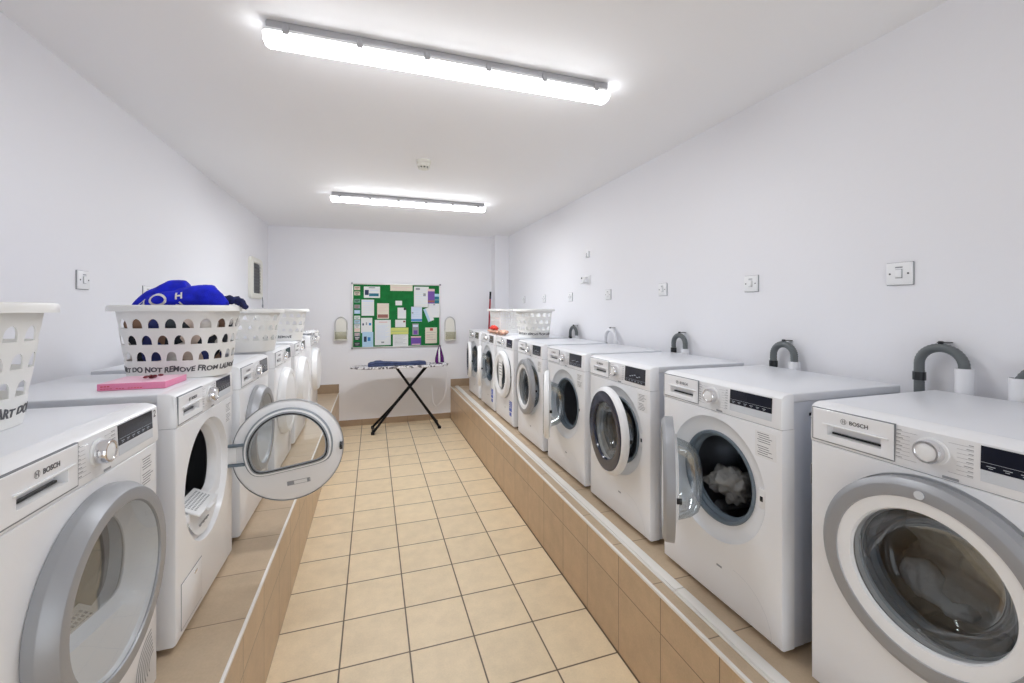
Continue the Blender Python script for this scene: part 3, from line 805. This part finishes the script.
o = crumple('navy_cloth', [('t', [W(.13, -.02, .322), W(.205, -.02, .322), W(.237, -.02, .316), W(.256, -.02, .285)], [.022, .021, .019, .016])], 'navycloth', amp=.012, ts=.03, vox=.006)
tag(o, 'dark navy patterned cloth hanging over the right rim of the near left basket', 'cloth')

# pink box and its flower ornament
t = empty('pink_box', 'flat pink card box lying on the open-door dryer in front of the basket', 'box', (-.800, 1.912, MT + .001), .0)
mt = Matrix.Rotation(-.02, 4, 'Z')
bm = NB(); box(bm, -.098, .098, -.09, .09, 0, .024, .0015, mi=0)
for f in bm.faces:
    c_ = f.calc_center_median()
    if c_.z > .0235: f.material_index = 1
obj('card_box', bm, ['pink', 'pinkl'], t)
bm = NB()
for k in range(14):
    x = -.088 + k * .0085
    if k in (4, 8): continue
    box(bm, x, x + .0065, -.0907, -.0898, .0055, .0072)
for k in range(3): box(bm, -.088 + k * .009, -.081 + k * .009, -.0907, -.0898, .0125, .0155)
obj('box_print', bm, 'clothred', t, smooth=0)
bm = NB()
for k in range(9):
    a = k * 2.4; r = .003 * k
    tb = bmesh.new(); bmesh.ops.create_icosphere(tb, subdivisions=2, radius=.009)
    merge(bm, tb, 0, Matrix.Translation((r * 1.1 * math.cos(a), r * math.sin(a), .006 + .003 * (k % 3))) @ Matrix.Rotation(a, 4, 'Z') @ Matrix.Diagonal((1, .6, .5, 1)))
o = obj('hair_clip', bm, mat('dark_red_petals', (.16, .01, .02), .4), None, loc=(-.775, 1.90, MT + .0255), smooth=60)
tag(o, 'small dark red flower-like clip lying on the pink box', 'ornament')

# red and peach cloths on the right row
o = crumple('red_cloth', [('t', [(1.325, 4.82, MT + .060), (1.33, 4.70, MT + .072), (1.335, 4.60, MT + .060)], [.020, .028, .018]), ('b', (1.335, 4.70, MT + .062), (.045, .09, .018))], 'clothred', amp=.01, ts=.04, vox=.007)
tag(o, 'red folded cloth on the right row beside the lattice basket', 'cloth')
o = crumple('peach_cloth', [('b', (1.33, 4.62, MT + .026), (.048, .36, .018)), ('b', (1.335, 4.36, MT + .032), (.055, .10, .026))], 'clothpeach', amp=.01, ts=.04, vox=.007)
tag(o, 'peach and brown patterned cloth spread under the red cloth, right row', 'cloth')
o = crumple('lace_cloth', [('b', (-.69, 5.22, MT + .018), (.08, .16, .018)), ('t', [(-.66, 5.12, MT + .03), (-.615, 5.12, MT + .022), (-.585, 5.12, MT - .03), (-.582, 5.13, MT - .09)], [.024, .026, .020, .016]),
                           ('t', [(-.66, 5.3, MT + .03), (-.61, 5.3, MT + .022), (-.582, 5.3, MT - .04)], [.024, .026, .016])], marble('lacy_white', [(.78, .78, .78), (.78, .78, .78), (.8, .8, .8), (.4, .4, .43), (.8, .8, .8)], 45), amp=.02, ts=.035, vox=.007)
tag(o, 'lacy white cloth draped over the front of the farthest left machine', 'cloth')

# ------------------------------------------------------------------ drain pipes
def drain(Yp, Yh, ztop, zp, label, light=False):
    t = empty('drain_pipe', label, 'drain pipe', (1.905, Yp, PZ), 0, 'drain pipes behind the right row')
    x = 0
    bm = NB()
    L = [(.024, 0), (.024, zp - PZ), (.021, zp - PZ), (.021, zp - PZ - .04)]
    rings = [[Vector((r * math.cos(2 * PI * k / 20), r * math.sin(2 * PI * k / 20), z)) for k in range(20)] for r, z in L]
    loft(bm, rings); obj('standpipe', bm, 'pvc', t)
    R = (Yh - Yp) / 2; c = Vector((0, R, ztop - PZ - abs(R) - .012))
    pts = [Vector((0, 0, zp - PZ - .03)), Vector((0, 0, c.z - .005))] + [Vector((0, R - R * math.cos(a), c.z + abs(R) * math.sin(a))) for a in [PI * k / 20 for k in range(0, 21)]] + [Vector((0, 2 * R, c.z - .03 * k)) for k in range(1, 9)] 
    bm = NB(); 
    # corrugated hose
    fine = []
    for a, b in zip(pts, pts[1:]):
        m_ = max(1, int((b - a).length / .004))
        for k in range(m_): fine.append(a + (b - a) * k / m_)
    rad = [.0145 + (.0015 if (i % 2) else 0) for i in range(len(fine))]
    tube(bm, fine, rad, 12); obj('hose', bm, 'pvc' if light else 'hose', t, smooth=60)
    bm = NB()
    zl(bm, [(.019, 0), (.019, .03)], 16, c=(0, 2 * R, c.z - .06)); obj('hose_collar', bm, 'dark', t)
    bm = NB(); sm = c.z + abs(R)
    box(bm, -.006, .006, R - .006, R + .006, sm + .012, sm + .024, .002); box(bm, .0, .045, R - .012, R + .012, sm + .016, sm + .020, .001); obj('clip', bm, 'dark', t)
drain(.755, .62, 1.455, 1.405, 'grey hose hooked into white pipe at the right edge of the picture')
drain(.885, 1.010, 1.495, 1.418, 'large grey hose arch into white pipe above the nearest right washing machine')
drain(1.495, 1.605, 1.46, 1.37, 'grey hose arch into white pipe behind the open silver-edged washing machine')
drain(2.235, 2.345, 1.46, 1.365, 'grey hose arch into white pipe behind the black-ringed washing machine')
drain(3.06, 3.22, 1.455, 1.36, 'pale hose arch behind the fourth nearest right-hand washing machine', light=True)
drain(3.76, 3.90, 1.452, 1.36, 'farthest visible dark hose arch, next to the arched-hole basket')

# ------------------------------------------------------------------ switches
def switch(side, y, z, label, wd=.086, gr='wall switches'):
    x = XR if side > 0 else XL
    t = empty('wall_switch', label, 'switch', (x, y, z), -PI / 2 if side > 0 else PI / 2, gr)
    h = .043; w_ = wd / 2
    bm = NB(); box(bm, -w_, w_, -.010, 0, -h, h, .003); obj('face_plate', bm, 'plastic', t)
    bm = NB(); box(bm, -w_ - .0015, w_ + .0015, -.003, 0, -h - .0015, h + .0015); obj('back_edge', bm, 'groove', t, smooth=0)
    bm = NB(); box(bm, -.0115, .0115, -.0112, -.0095, -.017, .017); obj('rocker_surround', bm, 'ink_l', t, smooth=0)
    bm = NB(); box(bm, -.010, .010, -.0155, -.010, -.0155, .0155, .002); obj('rocker', bm, 'plastic', t)
    for s in (-1, 1):
        bm = NB(); loft(bm, [circ(.0035, -.0095, s * .030, 0, 12), circ(.0035, -.0112, s * .030, 0, 12)], 0, False, True); obj('screw', bm, 'ink', t)
    bm = NB(); box(bm, -.012, .012, -.0108, -.0098, .022, .027); obj('switch_print', bm, 'ink_l', t, smooth=0)
for y, lb in ((1.093, 'large-looking white wall switch nearest on the right wall'), (1.773, 'second white switch from the camera on the right wall'),
              (2.51, 'third white switch from the camera on the right wall'), (3.24, 'white switch on the right wall just right of the sensor box'),
              (3.98, 'white switch on the right wall just left of the sensor box'), (4.69, 'second farthest white switch on the right wall'),
              (5.41, 'farthest white switch on the right wall, above the lattice basket')):
    switch(1, y, 1.757 if y < 3 else 1.745, lb)
switch(-1, 2.535, 1.757, 'white switch on the left wall between the two near baskets')
switch(-1, 3.13, 1.715, 'white switch on the left wall half hidden behind the blue towel')

# sensor box on right wall
t = empty('wall_sensor', 'small white sensor box with cable on the far right wall', 'sensor', (XR, 3.61, 1.90), -PI / 2)
bm = NB(); box(bm, -.045, .045, -.012, 0, -.042, .042, .004); obj('back_plate', bm, 'plastic', t)
bm = NB(); loft(bm, [circ(.03, -.011, .005, -.004, 24), circ(.03, -.05, .005, -.004, 24), circ(.022, -.06, .005, -.004, 24)], 0, False, True); obj('sensor_dome', bm, 'plastic', t)
bm = NB(); box(bm, -.018, -.006, -.066, -.058, .006, .020, .002); obj('sensor_eye', bm, 'dark', t)
bm = NB(); tube(bm, [(-.045, -.008, -.025), (-.10, -.006, -.028), (-.15, -.004, -.028)], .006); obj('conduit', bm, 'plastic', t)
t = empty('junction_box', 'tiny white junction box high on the right wall above the sensor', 'box', (XR, 3.60, 2.14), -PI / 2)
bm = NB(); box(bm, -.022, .022, -.022, 0, -.032, .032, .003); obj('box_lid', bm, 'plastic', t)
bm = NB(); box(bm, -.003, .003, -.0235, -.021, -.02, .014); box(bm, -.014, .018, -.0235, -.021, -.028, -.022); obj('box_marks', bm, 'ink_l', t)

# ------------------------------------------------------------------ wall unit on the left wall
t = empty('ventilation_panel', 'beige framed wall unit with dark recessed panel on the left wall', 'wall panel', (XL, 5.60, 1.975), PI / 2)
bm = NB()
def rrect(w_, h_, r, y, n=6):
    out = []
    for cx, cz, a0 in ((w_ - r, h_ - r, 0), (-w_ + r, h_ - r, PI / 2), (-w_ + r, -h_ + r, PI), (w_ - r, -h_ + r, 1.5 * PI)):
        for k in range(n + 1):
            a = a0 + k * PI / 2 / n; out.append(Vector((cx + r * math.cos(a), y, cz + r * math.sin(a))))
    return out
loft(bm, [rrect(.26, .235, .06, 0), rrect(.26, .235, .06, -.025), rrect(.245, .22, .05, -.035), rrect(.17, .175, .02, -.035), rrect(.165, .17, .02, -.015)])
obj('frame', bm, 'cream', t)
bm = NB(); box(bm, -.168, .168, -.018, 0, -.172, .172); 
obj('dark_panel', bm, mat('dark_grey_panel', (.045, .045, .05), .4), t)
bm = NB()
for k in range(9): box(bm, -.16, .16, -.030, -.018, -.155 + k * .036, -.150 + k * .036)
obj('louvres', bm, mat('dark_louvre', (.06, .06, .065), .4), t)
bm = NB(); tube(bm, [(.235, -.03, -.20), (.24, -.035, -.26), (.24, -.035, -.31)], .005); box(bm, .232, .248, -.043, -.027, -.34, -.30, .003); obj('pull_cord', bm, 'ink_l', t)

# ------------------------------------------------------------------ back wall: holders, notice board
def bp(u, v, Y=YB - .02):
    k = (u - 372.7) / 446.0
    X = k * Y * .95 / (1 - k * .3123)
    D = X * .3123 + Y * .95
    return X, 1.62 - (v - 309) * D / 423.6
def holder(u0, u1, label):
    x0, zt = bp(u0, 316.5); x1, zb = bp(u1, 340)
    xc = (x0 + x1) / 2; w_ = (x1 - x0) / 2; h = zt - zb
    t = empty('iron_holder', label, 'iron holder', (xc, YB, zb), 0, 'iron holders on the back wall')
    def ar(s, y, zoff=0):
        ww = w_ * s
        return [Vector((ww, y, .01 + zoff)), Vector((ww, y, h - ww * 1.3))] + [Vector((ww * math.cos(a), y, h - w_ * 1.3 + ww * 1.3 * math.sin(a))) for a in [PI * k / 14 for k in range(1, 14)]] + [Vector((-ww, y, h - ww * 1.3)), Vector((-ww, y, .01 + zoff))]
    bm = NB(); tube(bm, ar(.93, -.016), .006, 8); obj('arch_wire', bm, 'alu', t)
    bm = NB(); a = ar(.80, -.004); b = ar(.80, -.012); loft(bm, [a, b], 0, True, True); obj('arch_plate', bm, 'cream', t)
    bm = NB()
    box(bm, -w_, w_, -.075, 0, 0, .014, .004); box(bm, -w_, -w_ + .008, -.075, 0, 0, h * .42, .003); box(bm, w_ - .008, w_, -.075, 0, 0, h * .42, .003)
    obj('holder_tray', bm, 'cream', t)
    bm = NB(); box(bm, -w_ + .008, w_ - .008, -.075, -.070, .014, h * .36, .001); obj('holder_front', bm, glass_mat('cloudy_plastic', (.88, .87, .80), .1, .3), t)
holder(334.5, 347.5, 'cream arched iron holder on the back wall left of the notice board')
holder(444.5, 455.5, 'cream arched iron holder on the back wall right of the notice board')

X0, ZT = bp(352, 283.2); X1, ZB = bp(440.2, 348)
ZT = bp(372.7, 283.6)[1]; ZB = bp(372.7, 347.8)[1]
t = empty('notice_board', 'green felt notice board in thin silver frame on the back wall', 'notice board', ((X0 + X1) / 2, YB, ZB))
hw, hh = (X1 - X0) / 2, ZT - ZB
bm = NB(); box(bm, -hw + .01, hw - .01, -.014, 0, .01, hh - .01); obj('felt', bm, 'green', t, smooth=0)
bm = NB(); fr = .014
box(bm, -hw, hw, -.020, 0, 0, fr, .002); box(bm, -hw, hw, -.020, 0, hh - fr, hh, .002); box(bm, -hw, -hw + fr, -.020, 0, fr, hh - fr, .002); box(bm, hw - fr, hw, -.020, 0, fr, hh - fr, .002)
obj('frame', bm, 'alu', t)
for sx in (-hw, hw):
    for sz in (0, hh):
        bm = NB(); box(bm, sx - .012, sx + .012, -.024, 0, sz - .012, sz + .012, .003); obj('corner_cap', bm, 'ink_l', t)
PC = {'w': (.74, .76, .76), 'c': (.72, .66, .55), 'p': (.72, .50, .50), 'b': (.42, .62, .78), 'B': (.02, .20, .50), 't': (.01, .16, .24), 'y': (.62, .66, .18), 'v': (.16, .07, .36), 'k': (.03, .03, .04),
      'g': (.28, .30, .32), 'r': (.45, .05, .04), 'l': (.62, .70, .85), 'n': (.015, .03, .09), 'm': (.30, .12, .10), 'G': (.15, .35, .25)}
for k, c in PC.items(): M['pc_' + k] = mat('print_' + k, c, .6)
# pixel table in a 811x683 enlargement of the board area; x0,y0,x1,y1, paper, label, marks (u0,v0,u1,v1,colour)
lines = lambda n, c='g', a=.1, b=.9, t0=.15, t1=.9: [(a, t0 + (t1 - t0) * k / n, b - .12 * (k % 3), t0 + (t1 - t0) * k / n + .018, c) for k in range(n)]
SH = [
 (118, 95, 256, 190, 'w', 'wide white leaflet with teal band at top left of the board', [(.06, .3, .3, .75, 'n'), (.32, .6, .92, .86, 't'), (.3, .06, .7, .14, 'g'), (.4, .3, .9, .36, 'l')]),
 (344, 76, 534, 128, 'c', 'pale pink header strip at the top centre of the board', [(.08, .4, .9, .46, 'p'), (.2, .65, .75, .71, 'p')]),
 (546, 90, 672, 268, 'w', 'large white typed sheet at upper right of the board', lines(7, 'l') + [(.12, .06, .4, .16, 'g'), (.62, .32, .8, .46, 'g')]),
 (98, 205, 205, 340, 'w', 'white sheet with blue heading, left side below the teal-banded leaflet', [(.05, .04, .95, .14, 'l')] + lines(6, 'l', t0=.25)),
 (232, 236, 332, 366, 'c', 'cream sheet with dark photo strip along its lower edge', [(.04, .72, .92, .94, 'm')] + lines(5, 'p', t1=.65)),
 (388, 213, 444, 252, 'w', 'small blank white note in the middle of the board', [(.1, .3, .8, .34, 'l')]),
 (406, 272, 478, 366, 'w', 'white card with dark pin corner, centre of the board', [(.72, .0, 1, .22, 'k')] + lines(4, 'l', t0=.3)),
 (522, 264, 614, 392, 'l', 'pale blue sheet with bright blue foot band', [(.0, .84, 1, .97, 'B'), (.06, .36, .2, .46, 'g')] + lines(5, 'b', t1=.75)),
 (94, 358, 190, 484, 'w', 'white sheet with small blue cartoons at left of the board', [(.12, .36, .26, .5, 'n'), (.42, .3, .54, .48, 'g'), (.7, .34, .9, .5, 'B')]),
 (104, 476, 198, 606, 'b', 'pale blue sheet with dark blue figures in the lower left corner', [(.15, .3, .4, .65, 'n'), (.5, .35, .75, .6, 'B'), (.15, .75, .85, .85, 'b')]),
 (212, 376, 348, 590, 'w', 'large white letter in the lower left middle of the board', [(.25, .07, .78, .11, 'p'), (.4, .86, .58, .92, 'g')] + lines(12, 'l', t0=.2, t1=.8)),
 (386, 376, 476, 440, 'w', 'white card above the yellow strip', [(.74, .12, .96, .36, 'm')] + lines(3, 'l', t0=.5)),
 (346, 444, 498, 500, 'y', 'yellow paper strip across the lower centre', [(.05, .5, .95, .56, 'G')]),
 (366, 502, 496, 606, 'w', 'white typed sheet below the yellow strip', lines(7, 'g', t0=.1)),
 (532, 410, 586, 508, 'g', 'small grey and violet photo card in lower right middle', [(.1, .1, .9, .3, 'l'), (.2, .6, .8, .95, 'v')]),
 (520, 520, 606, 596, 'v', 'violet picture card at the bottom right middle', [(.0, .0, 1, .16, 'p'), (.1, .86, .9, .97, 'p')]),
 (642, 446, 742, 584, 'c', 'cream sheet with red prints in the lower right corner', [(.4, .04, .66, .2, 'r'), (.1, .5, .4, .54, 'p'), (.3, .74, .8, .78, 'p')] + lines(4, 'g', t0=.3)),
 (666, 236, 766, 358, 'w', 'white sheet at the right edge overlapping a blue leaflet', lines(5, 'l') + [(.45, .04, .6, .12, 'g')]),
 (664, 108, 722, 236, 'v', 'purple poster strip near the top right corner', [(0, 0, 1, .16, 'p'), (.0, .78, 1, .92, 'm')]),
 (722, 150, 760, 232, 't', 'narrow dark green card at the top right edge', [(0, 0, 1, .3, 'b'), (0, .6, 1, .7, 'G')]),
]
lf = [('c', 'm'), ('c', 'k'), ('G', 'k'), ('g', 'm'), ('b', 'l'), ('w', 'G'), ('b', 'g'), ('w', 'g'), ('c', 'p'), ('g', 'p'), ('k', 'w'), ('k', 'g')]
cols_txt = ['cream', 'cream and black', 'green-grey', 'brown-grey', 'pale blue', 'plain white', 'blue-grey', 'white', 'cream and pink', 'grey and pink', 'black and white', 'near black']
ys = [95, 138, 200, 248, 292, 340, 376, 412, 444, 480, 512, 560]
ordn = ['topmost', 'second', 'third', 'fourth', 'fifth', 'sixth', 'seventh', 'eighth', 'ninth', 'tenth', 'eleventh', 'lowest']
for i, (a, b) in enumerate(lf):
    SH.append((36, ys[i], 86, ys[i] + 31, a, '%s %s card from the top in the column on the board\'s left edge' % (ordn[i], cols_txt[i]), [(.12, .25, .88, .45, b), (.2, .62, .7, .8, b)]))
for i, (x0, y0, x1, y1, pc, lb, marks) in enumerate(SH):
    u0, v0 = 350 + x0 * .11714, 275 + y0 * .11714; u1, v1 = 350 + x1 * .11714, 275 + y1 * .11714
    yy = YB - .0150 - .0006 * (i % 5) 
    xa, _ = bp(u0, v0, YB - .015); xb, _ = bp(u1, v0, YB - .015)
    fz = lambda v: bp(372.7, v, YB - .015)[1] 
    # the photo's rows drop slightly to the right; heights read at the board's middle
    za, zb = ZT - (y0 - 70) / (610 - 70) * (ZT - ZB), ZT - (y1 - 70) / (610 - 70) * (ZT - ZB)
    za = min(za, ZT - .004); zb = max(zb, ZB + .012)
    cx, w_, h_ = (xa + xb) / 2, xb - xa, za - zb
    bm = NB(); box(bm, -w_ / 2, w_ / 2, -.0006, .0, 0, h_, mi=0)
    cl = [pc]
    for (a, b, c_, d, col) in marks:
        if col not in cl: cl.append(col)
        box(bm, -w_ / 2 + a * w_, -w_ / 2 + c_ * w_, -.0010, -.0004, h_ * (1 - d), h_ * (1 - b), mi=cl.index(col))
    o = obj('pinned_paper', bm, ['pc_' + c for c in cl], None, loc=(cx, yy, zb), smooth=0)
    tag(o, lb, 'paper', 'papers on the notice board')
# tilted blue leaflet
bm = NB(); box(bm, -.045, .045, -.0006, 0, -.10, .10, mi=0); box(bm, -.045, -.01, -.0012, -.0004, -.10, .10, mi=1)
xa, za = bp(350 + 672 * .11714, 275 + 338 * .11714)
o = obj('pinned_leaflet', bm, ['pc_w', 'pc_b'], None, loc=(xa, YB - .019, za + .0), rot=(0, -.38, 0), smooth=0)
tag(o, 'tilted pale blue leaflet at the right side of the board', 'paper', 'papers on the notice board')

# ------------------------------------------------------------------ ironing board, iron, folded cloth
IZ = .872
t = empty('ironing_board', 'ironing board with spotted cover on crossed black legs by the back wall', 'ironing board', (.36, 5.87, 0))
bm = NB()
out = []
for k in range(60):
    a = 2 * PI * k / 60; c, s = math.cos(a), math.sin(a)
    x = .64 * (abs(c) ** .7) * (1 if c > 0 else -1)
    wd = .17 if x > -.2 else .17 * max(0, 1 - ((-x - .2) / .44) ** 1.9) ** .5 + .0
    y = wd * (abs(s) ** .6) * (1 if s > 0 else -1) if x > -.2 else wd * (1 if s > 0 else -1)
    out.append((x, y))
loft(bm, [[Vector((x * q, y * q, z)) for x, y in out] for q, z in ((.96, IZ - .030), (1, IZ - .024), (1, IZ - .006), (.985, IZ))], 0, True, True)
obj('board_top', bm, 'boardcover', t)
def V(x, y, z): return Vector((x - .36, y - 5.87, z))
for (tx, fx, y1, y2, nm) in ((.70, .0, -.13, .17, 0), (.30, .86, -.10, .20, 1)):
    bm = NB()
    a = Vector((tx - .36, -.02, IZ - .035)); a2 = Vector((tx - .36, .03, IZ - .035))
    for top, yy in ((a, y1), (a2, y2)):
        knee = top + (Vector((fx - .36, yy, .02)) - top) * .62; knee.y = top.y
        tube(bm, [top, knee, Vector((fx - .36, yy, .022))], .0165, 10)
    tube(bm, [Vector((fx - .36, y1 - .015, .02)), Vector((fx - .36, y2 + .015, .02))], .013, 10)
    obj('leg', bm, 'black', t)
    for yy in (y1, y2):
        bm = NB(); box(bm, fx - .36 - .022, fx - .36 + .022, yy - .022, yy + .022, 0, .036, .008); obj('foot_cap', bm, 'black', t)
bm = NB(); box(bm, -.12, .38, -.035, .045, IZ - .045, IZ - .031, .003); obj('slide_rail', bm, 'black', t)

t = empty('steam_iron', 'purple and white steam iron standing upright on the ironing board', 'iron', (.875, 5.87, IZ + .001), -.2)
def lens(s, y, sz=1):
    o_ = []
    for k in range(32):
        a = 2 * PI * k / 32; z = .125 - .125 * math.cos(a) * sz
        q = z / .25; w_ = .062 * s * min(1, (1 - max(0, (q - .25)) / .75) ** .65 if q > .25 else 1) * (1 if q > .02 else .9)
        o_.append(Vector((w_ * (1 if math.sin(a) >= 0 else -1) * min(1, abs(math.sin(a)) * 4 + .0), y, z)))
    return o_
bm = NB(); loft(bm, [lens(1, .038), lens(1, .034)], 0, True, True); obj('soleplate', bm, 'chrome', t)
bm = NB(); loft(bm, [lens(.98, .033), lens(1, .015), lens(.85, -.010, .97), lens(.6, -.022, .93)], 0, True, True); obj('iron_body', bm, 'purple', t)
bm = NB(); loft(bm, [lens(.22, -.0225, .90), lens(.18, -.030, .86)], 0, True, True); obj('water_tank', bm, 'plastic', t)
bm = NB(); tube(bm, [(0, -.030, .03), (0, -.075, .035), (0, -.085, .08), (0, -.080, .14), (0, -.055, .185), (0, -.026, .19)], [.010, .010, .009, .009, .010, .010], 10); obj('handle', bm, 'plastic', t)
bm = NB(); box(bm, -.045, .045, -.07, .036, 0, .014, .005); obj('heel', bm, 'purple', t)
bm = NB(); tube(bm, [(.0, -.07, .02), (.05, -.12, .02), (.10, -.17, -.05), (.11, -.17, -.25), (.07, -.15, -.45), (-.03, -.12, -.58), (-.08, -.10, -.52), (-.10, -.06, -.3)], .0035, 8); obj('cord', bm, 'pvc', t)

bm = NB()
random.seed(3)
rings = []
for k in range(24):
    q = k / 23; x = -.06 + .74 * q; h = .046 + .008 * math.sin(q * 7) + (.012 if .1 < q < .25 else 0) - .03 * max(0, q - .9) * 10 * .5
    if q < .04: h *= .7
    yy = .09 + .01 * math.sin(q * 9)
    prof = [(-yy, .0), (-yy - .008, h * .3), (-yy, h * .5), (-yy + .004, h * .52), (-yy - .006, h * .75), (-yy + .012, h), (-.03, h * 1.04 + .004 * math.sin(q * 15)), (.04, h), (yy, h * .9), (yy + .006, h * .4), (yy, 0)]
    rings.append([Vector((x - .31, a, z)) for a, z in prof])
loft(bm, rings, 0, True, True)
o = obj('folded_jeans', bm, 'denim', None, loc=(.31, 5.85, IZ + .001), smooth=60)
tag(o, 'folded dark blue denim garment lying on the ironing board', 'clothes')

# ------------------------------------------------------------------ broom leaning in the far right corner
t = empty('broom', 'dark red broom handle leaning in the far right corner behind the last machine', 'broom', (1.60, 6.05, PZ))
bm = NB(); tube(bm, [(0, 0, .09), (.065, .06, 1.30)], .0125, 12); tube(bm, [(.065, .06, 1.30), (.072, .066, 1.41)], [.0145, .015], 12, mi=1); obj('pole', bm, ['redpole', 'dark'], t)
bm = NB(); box(bm, -.13, .13, -.02, .02, .06, .10, .008); obj('broom_head', bm, 'redpole', t)
bm = NB(); box(bm, -.125, .125, -.018, .018, 0, .062, .004); obj('bristles', bm, 'wood', t)

# small crumb of litter on the floor
bm = NB(); tb = bmesh.new(); bmesh.ops.create_icosphere(tb, subdivisions=1, radius=.007); merge(bm, tb, 0, Matrix.Diagonal((1.3, .8, .6, 1)))
o = obj('litter', bm, 'clothwhite', None, loc=(-.395, 1.99, .004)); tag(o, 'tiny scrap of white litter on the floor beside the left plinth', 'litter')
